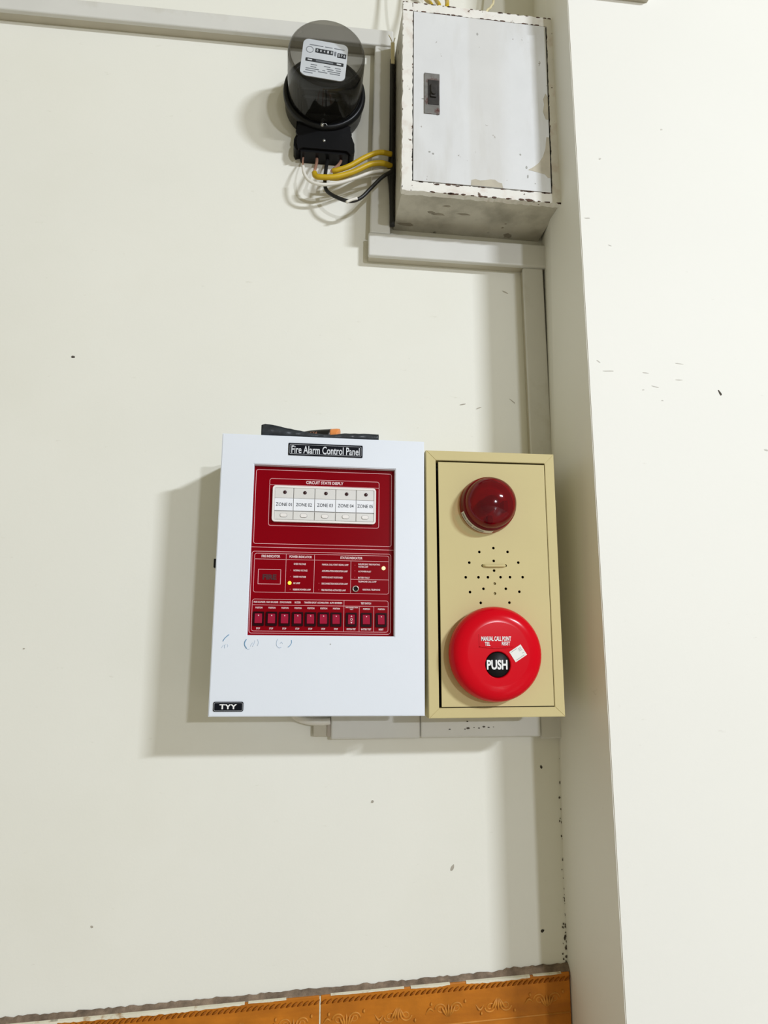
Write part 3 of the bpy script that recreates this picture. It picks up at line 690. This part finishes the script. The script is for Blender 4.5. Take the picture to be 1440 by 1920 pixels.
    for i, x in enumerate(sx):
        zc = .1336
        if i != 7: T('POSITION', x-.0048, x+.0052, .1492, .0024)
        wl = {'STOP': .0055, 'MOTION TEST': .0130, 'BATTERY TEST': .0145, 'RESET': .0070}[low[i]]
        T(low[i], x-wl/2, x+wl/2, .1200, .0026)
        bz = part('rocker_switch', M_sw_bezel, bd, lambda b: bm_ring(b, rrect(x-.0078, x+.0078, zc-.0100, zc+.0100, .0008, 2), rrect(x-.0056, x+.0056, zc-.0072, zc+.0080, .0005, 2), YB-.0022, YB))
        def rocker(b, x=x, i=i):
            tilt = 0 if i == 7 else .0026
            hw = .0052 if i < 9 and i != 7 else .0048
            v = [b.verts.new(p) for p in ((x-hw, YB-.0034+tilt, zc+.0072), (x+hw, YB-.0034+tilt, zc+.0072), (x+hw, YB-.0022, zc), (x-hw, YB-.0022, zc), (x+hw, YB-.0030-tilt*.35, zc-.0062), (x-hw, YB-.0030-tilt*.35, zc-.0062),
                                          (x-hw, YB, zc+.0072), (x+hw, YB, zc+.0072), (x+hw, YB, zc-.0062), (x-hw, YB, zc-.0062))]
            for f in ((0, 1, 2, 3), (3, 2, 4, 5), (0, 6, 7, 1), (5, 4, 8, 9), (0, 3, 5, 9, 6), (1, 7, 8, 4, 2)): b.faces.new([v[k] for k in f])
        part('rocker', M_sw, bz, rocker, 'red rocker')
        if i != 7:
            part('rocker_dot', M_pinktxt, bz, lambda b: bm_lathe(b, x, zc+.0046, [(0, YB-.0024), (.0009, YB-.0023), (.0009, YB-.0010)], 10))
        else:
            yy = YB-.0036
            part('rocker_mark', M_pinktxt, bz, lambda b: (bm_prism(b, [(x-.0014, zc+.0040), (x+.0014, zc+.0040), (x, zc+.0060)], yy, yy+.0004), bm_prism(b, [(x-.0016, zc-.0032), (x+.0016, zc-.0032), (x, zc-.0056)], yy, yy+.0004),
                 bm_ring(b, [(x+.0016*cos(a), zc+.0004+.0019*sin(a)) for a in [2*pi*k/14 for k in range(14)]], [(x+.0010*cos(a), zc+.0004+.0013*sin(a)) for a in [2*pi*k/14 for k in range(14)]], yy, yy+.0004)))
    # zone display
    zx0, zx1, zz0, zz1 = .0757, .2280, .2738, .3275
    zd = part('zone_display', M_zone_gap, bd, lambda b: bm_prism(b, rrect(zx0+.001, zx1-.001, zz0+.001, zz1-.001, .003), YB-.0035, YB))
    part('zone_rim', M_zone_rim, bd, lambda b: bm_ring(b, rrect(zx0, zx1, zz0, zz1, .0045), rrect(zx0+.0032, zx1-.0026, zz0+.0028, zz1-.0030, .0015), YB-.0062, YB))
    edges = [.0787, .1062, .1372, .1680, .1985, .2256]
    for k in range(5):
        a, c = edges[k]+.0004, edges[k+1]-.0004; xm = (a+c)/2
        part('zone_cell', M_zone, zd, lambda b: bm_box(b, a, c, YB-.0050, YB-.003, .3092, .3250, .0005))
        part('zone_lamp', M_led_off, zd, lambda b: bm_lathe(b, xm+.001, .3178, [(.0027, YB-.0046), (.0027, YB-.0054), (.0018, YB-.0064), (0, YB-.0068)], 18), 'dark red zone lamp')
        part('zone_card', M_card, zd, lambda b: bm_box(b, a, c, YB-.0052, YB-.003, .2905, .3088, .0002))
        text('ZONE 0%d' % (k+1), xm, .2995+.0002*k, .0232, .0050, YB-.0055, M_ink, zd, .004)
        part('zone_cell', M_zone, zd, lambda b: bm_box(b, a, c, YB-.0050, YB-.003, .2772, .2893, .0005))
        part('zone_button_gap', M_zone_gap, zd, lambda b: bm_prism(b, rrect(xm-.0054, xm+.0054, .2803, .2865, .0030), YB-.0053, YB-.004))
        part('zone_button', M_zone_rim, zd, lambda b: bm_prism(b, rrect(xm-.0048, xm+.0048, .2809, .2860, .0025), YB-.0062, YB-.004))
    return P
build_panel()

# ------------------------------------------------------------------ things lying on top of the panel
def build_top_things():
    zt = lambda x: .4016*.99998-.0067*x+.0003
    bm = bmesh.new(); N = 64; rows = []
    hp = [(.0585, .0155), (.064, .0175), (.072, .0170), (.09, .0135), (.11, .0100), (.135, .0062), (.158, .0048), (.170, .0060), (.182, .0080), (.20, .0085), (.215, .0088), (.2335, .0086)]
    def H(x):
        for (a, p), (c, q) in zip(hp, hp[1:]):
            if a <= x <= c: return p+(q-p)*(x-a)/(c-a)
        return hp[-1][1]
    for i in range(N+1):
        x = .0585+(.2335-.0585)*i/N; h = H(x); z = zt(x); j = lambda s: s*sin(i*.9+1.3*sin(i*.37))*random.uniform(.5, 1)
        rows.append([bm.verts.new(p) for p in ((x, -.1505, z), (x, -.1515+j(.0006), z+h*.5+j(.0006)), (x, -.1500+j(.0006), z+h+j(.0004)), (x, -.1480+j(.0006), z+h*.9+j(.0005)), (x, -.1468, z+h*.45+j(.0008)), (x, -.1460, z))])
    for A, B in zip(rows, rows[1:]):
        for q in range(6):
            f = bm.faces.new((A[q], A[(q+1) % 6], B[(q+1) % 6], B[q])); f.smooth = True
    bm.faces.new(rows[0]); bm.faces.new(rows[-1][::-1])
    tag(obj('plastic_film', bm, M_bag), 'crumpled strip of black plastic film on top of the control panel', 'plastic film')
    x1 = .1705; r = .0098
    root = empty('marker', (x1, -.1335, zt(x1)), 'black marker with an orange end lying on top of the control panel', 'marker')
    root.rotation_euler = (0, 0, -.32)
    part('barrel', M_marker, root, lambda b: bm_tube(b, [(-.085, 0, r*.62), (-.060, 0, r*.85), (-.030, 0, r), (-.0075, 0, r)], lambda t: r*min(1, .6+.75*t), 20, 6))
    part('orange_end', M_orange, root, lambda b: bm_tube(b, [(-.0078, 0, r), (.0005, 0, r), (.003, 0, r*.95), (.004, 0, r*.92)], lambda t: r*(1.0 if t < .7 else max(.25, 1-(t-.7)*2.2)), 20, 4))
    rr = r*1.02
    text('474', -.034, r+.0022, .0130, .0052, 0, M_marktxt, root, .01, 0, surf=lambda X, Z: -math.sqrt(max(1e-9, rr*rr-(Z-r)**2)))
build_top_things()

# ================================================================== BEIGE ALARM BOX
def build_alarm_box():
    D = .1422; w, h = .2023, .3957
    ox, oz = .3078, -.0066
    B = empty('alarm_call_box', (ox, 0, oz), 'beige metal alarm box with red beacon, speaker holes and red push call point', 'alarm box', .0017)
    part('body', M_beige, B, lambda b: bm_box(b, .0008, w-.0008, -D+.022, -.0005, .0008, h-.0008, .001))
    f = .0150
    # four mitred frame rails
    O = [(0, 0), (w, 0), (w, h), (0, h)]; I = [(f, f-.001), (w-f, f-.001), (w-f, h-f), (f, h-f)]
    for k in range(4):
        j = (k+1) % 4; g = .00012
        def rail(b, k=k, j=j):
            bb = bmesh.new()
            q = [O[k], O[j], I[j], I[k]]
            c = (sum(p[0] for p in q)/4, sum(p[1] for p in q)/4)
            bm_prism(bb, q, -D, -D+.0225)
            bmesh.ops.recalc_face_normals(bb, faces=bb.faces[:])
            bmesh.ops.bevel(bb, geom=[e for e in bb.edges if abs(e.verts[0].co.y+D) < 1e-6 and abs(e.verts[1].co.y+D) < 1e-6], offset=.0006, segments=2, affect='EDGES')
            merge(b, bb)
        part('frame_rail', M_beige, B, rail)
    part('inside', M_hole, B, lambda b: bm_box(b, f-.002, w-f+.002, -D+.0205, -D+.0215, f-.002, h-f+.002))
    # door with drilled holes
    holes = [(.4093, .2399), (.3874, .2337), (.4311, .2344), (.3716, .2175), (.4472, .2185), (.4093, .2205), (.4094, .2059), (.3657, .1955), (.3851, .1957), (.3996, .1959), (.4190, .1962), (.4336, .1964), (.4532, .1966), (.4096, .1864), (.3923, .1787), (.4266, .1790), (.3717, .1736), (.4473, .1747), (.4095, .1717), (.3876, .1578), (.4314, .1584), (.3919, .2131), (.4273, .2136)]
    holes = [(x-ox, z-oz) for x, z in holes]
    dx0, dx1, dz0, dz1 = f+.0038, w-f-.0014, f+.0006, h-f-.0030
    YF = -D-.0006
    def door(b):
        bb = bmesh.new(); es = []
        def loop(pts):
            vs = [bb.verts.new((x, YF, z)) for x, z in pts]
            for i in range(len(vs)): es.append(bb.edges.new((vs[i], vs[(i+1) % len(vs)])))
        loop([(dx0, dz0), (dx1, dz0), (dx1, dz1), (dx0, dz1)])
        for x, z in holes: loop([(x+.0021*cos(2*pi*k/14), z+.0021*sin(2*pi*k/14)) for k in range(14)])
        bmesh.ops.triangle_fill(bb, edges=es, use_beauty=True, use_dissolve=False)
        ex = bmesh.ops.extrude_face_region(bb, geom=bb.faces[:])
        bmesh.ops.translate(bb, vec=(0, .0024, 0), verts=[v for v in ex['geom'] if isinstance(v, bmesh.types.BMVert)])
        merge(b, bb)
    dr = part('door', M_beige, B, door)
    for x, z in (holes[13], holes[18]):
        part('hole_filler', M_beige, dr, lambda b: bm_lathe(b, x, z, [(0, YF+.0030), (.0020, YF+.0030), (.0020, YF+.0036)], 12))
    hx0, hx1, hz = holes[21][0], holes[22][0], holes[21][1]
    part('cable_tie', M_beige, dr, lambda b: bm_tube(b, [(hx0+.001, YF+.002, hz+.0002), (hx0+.0032, YF-.0022, hz), (hx0+.009, YF-.0030, hz-.0003), (hx1-.009, YF-.0030, hz), (hx1-.0032, YF-.0022, hz+.0002), (hx1-.0010, YF+.002, hz+.0002)], .0021, 10, 6))
    # beacon
    bx, bz = .4010-ox, .3050-oz; R = .0420
    bc = part('beacon', M_dome, dr, lambda b: bm_lathe(b, bx, bz, [(R*1.02, YF), (R*1.02, YF-.003), (R*.975, YF-.0165), (R*.955, YF-.0185), (R*.91, YF-.0188)], 56), 'red beacon lamp')
    def dome(b):
        prof = [(R*.925, YF-.0180)]
        for k in range(0, 11):
            a = pi/2*k/10; prof.append((R*.92*cos(a)**.85 if k < 10 else 0, YF-.021-.028*sin(a)))
        bm_lathe(b, bx, bz, prof, 56)
    part('dome', M_dome, bc, dome, 'translucent red dome')
    part('backing', mat('beacon_inner_red', (.26, .003, .014), .4, var=.25, scale=60), bc, lambda b: bm_lathe(b, bx, bz, [(R*.96, YF-.0005), (R*.95, YF-.006), (R*.55, YF-.008), (R*.40, YF-.006), (0, YF-.006)], 40))
    part('bulb', mat('beacon_bulb_dark', (.05, .004, .010), .3, var=.3), bc, lambda b: bm_lathe(b, bx, bz, [(.011, YF-.005), (.012, YF-.018), (.0105, YF-.030), (.006, YF-.036), (0, YF-.038)], 24))
    part('bulb_clip', mat('beacon_clip', (.03, .003, .006), .4, var=.2), bc, lambda b: (bm_box(b, bx+.019, bx+.026, YF-.022, YF-.005, bz-.012, bz+.004, .001), bm_box(b, bx-.004, bx+.004, YF-.016, YF-.005, bz-.030, bz-.018, .001)))
    part('sticker', M_sticker, bc, lambda b: bm_lathe(b, bx, bz, [(R*1.02+.0002, YF-.0035), (R*.98+.0004, YF-.0150)], 24, radians(197), radians(277)))
    for a0, a1 in ((200, 214), (216, 232), (235, 258)):
        part('sticker_print', M_greybar, bc, lambda b: bm_lathe(b, bx, bz, [(R*1.008+.0008, YF-.0070), (R*.993+.0008, YF-.0110)], 10, radians(a0), radians(a1)))
    # call point
    cx, cz = .4030-ox, .0838-oz; Q = .0680
    bxn, bzn, br = .4013-ox, .0690-oz, .0182
    prof = [(Q*.93, YF), (Q*.97, YF-.004), (Q, YF-.012), (Q*.995, YF-.018), (Q*.97, YF-.0245), (Q*.92, YF-.0295), (Q*.85, YF-.0325), (Q*.76, YF-.0340), (Q*.66, YF-.0346)]
    YC = YF-.0346
    def cp(b):
        bm_lathe(b, cx, cz, prof, 72)
        bb = bmesh.new(); es = []
        def loop(pts):
            vs = [bb.verts.new(p) for p in pts]
            for i in range(len(vs)): es.append(bb.edges.new((vs[i], vs[(i+1) % len(vs)])))
        rq = Q*.66
        loop([(cx+rq*cos(2*pi*i/72), YC, cz+rq*sin(2*pi*i/72)) for i in range(72)])
        loop([(bxn+br*1.07*cos(2*pi*i/36), YC, bzn+br*1.07*sin(2*pi*i/36)) for i in range(36)])
        bmesh.ops.triangle_fill(bb, edges=es, use_beauty=True, use_dissolve=False)
        merge(b, bb)
        bm_lathe(b, bxn, bzn, [(br*1.07, YC), (br*1.02, YC+.0006), (br*.99, YC+.003), (br*.98, YC+.010)], 36)
        bmesh.ops.remove_doubles(b, verts=b.verts[:], dist=1e-5)
    c = part('call_point', M_mcp, dr, cp, 'round red manual call point')
    part('push_button', M_bk2, c, lambda b: bm_lathe(b, bxn, bzn, [(0, YC+.0012), (br*.9, YC+.0014), (br*.985, YC+.003), (br*.985, YC+.008)], 36), 'round black push button')
    text('PUSH', bxn-.0010, bzn, .0300, .0136, YC+.0009, M_white_ink, c, .035, -.0)
    tx0, tx1 = .3745-ox, .4245-ox; tz0, tz1 = .0930-oz, .1115-oz
    def tp(b):
        n = 12; A = [(tx0, tz1), (tx0, tz0+.0012)]+[(tx0+(tx1-tx0)*k/n, tz0+.0012-.0016*sin(pi*k/n)) for k in range(1, n)]+[(tx1, tz0+.0012), (tx1, tz1)]
        bb = bmesh.new(); bm_prism(bb, A, YC-.0006, YC+.0002)
        merge(b, bb)
    part('text_panel', M_mcp, c, tp)
    part('panel_lip', M_mcp, c, lambda b: bm_tube(b, [(tx0, YC-.0002, tz0+.0012), ((tx0*3+tx1)/4, YC-.0006, tz0), ((tx0+tx1)/2, YC-.0008, tz0-.0004), ((tx0+tx1*3)/4, YC-.0006, tz0), (tx1, YC-.0002, tz0+.0012)], .0009, 8, 6))
    text('MANUAL CALL POINT', (tx0+tx1)/2-.0002, .1053-oz, .0435, .0066, YC-.0014, M_white_ink, c, .03)
    text('TEL', .3865-ox, .0980-oz, .0080, .0052, YC-.0014, M_white_ink, c, .02); text('RESET', .4133-ox, .0985-oz, .0120, .0052, YC-.0014, M_white_ink, c, .02)
    sx, sz, sr = .4310-ox, .0848-oz, radians(32)
    def rs(x, z): return (sx+x*cos(sr)-z*sin(sr), sz+x*sin(sr)+z*cos(sr))
    part('sticker', M_sticker, c, lambda b: bm_prism(b, [rs(x, z) for x, z in ((-.0100, -.0085), (.0100, -.0085), (.0100, .0085), (-.0100, .0085))], YC-.0005, YC+.0003), 'small white tilted sticker')
    for x0, x1, z in ((-.0085, .002, .0066), (.003, .008, .0052), (.003, .0078, .0034), (.0032, .0082, .0016), (-.0075, .0065, -.0066), (.0055, .0085, -.0030)):
        part('sticker_print', M_greybar, c, lambda b: bm_prism(b, [rs(*p) for p in ((x0, z-.0004), (x1, z-.0004), (x1, z+.0004), (x0, z+.0004))], YC-.0008, YC-.0003))
build_alarm_box()
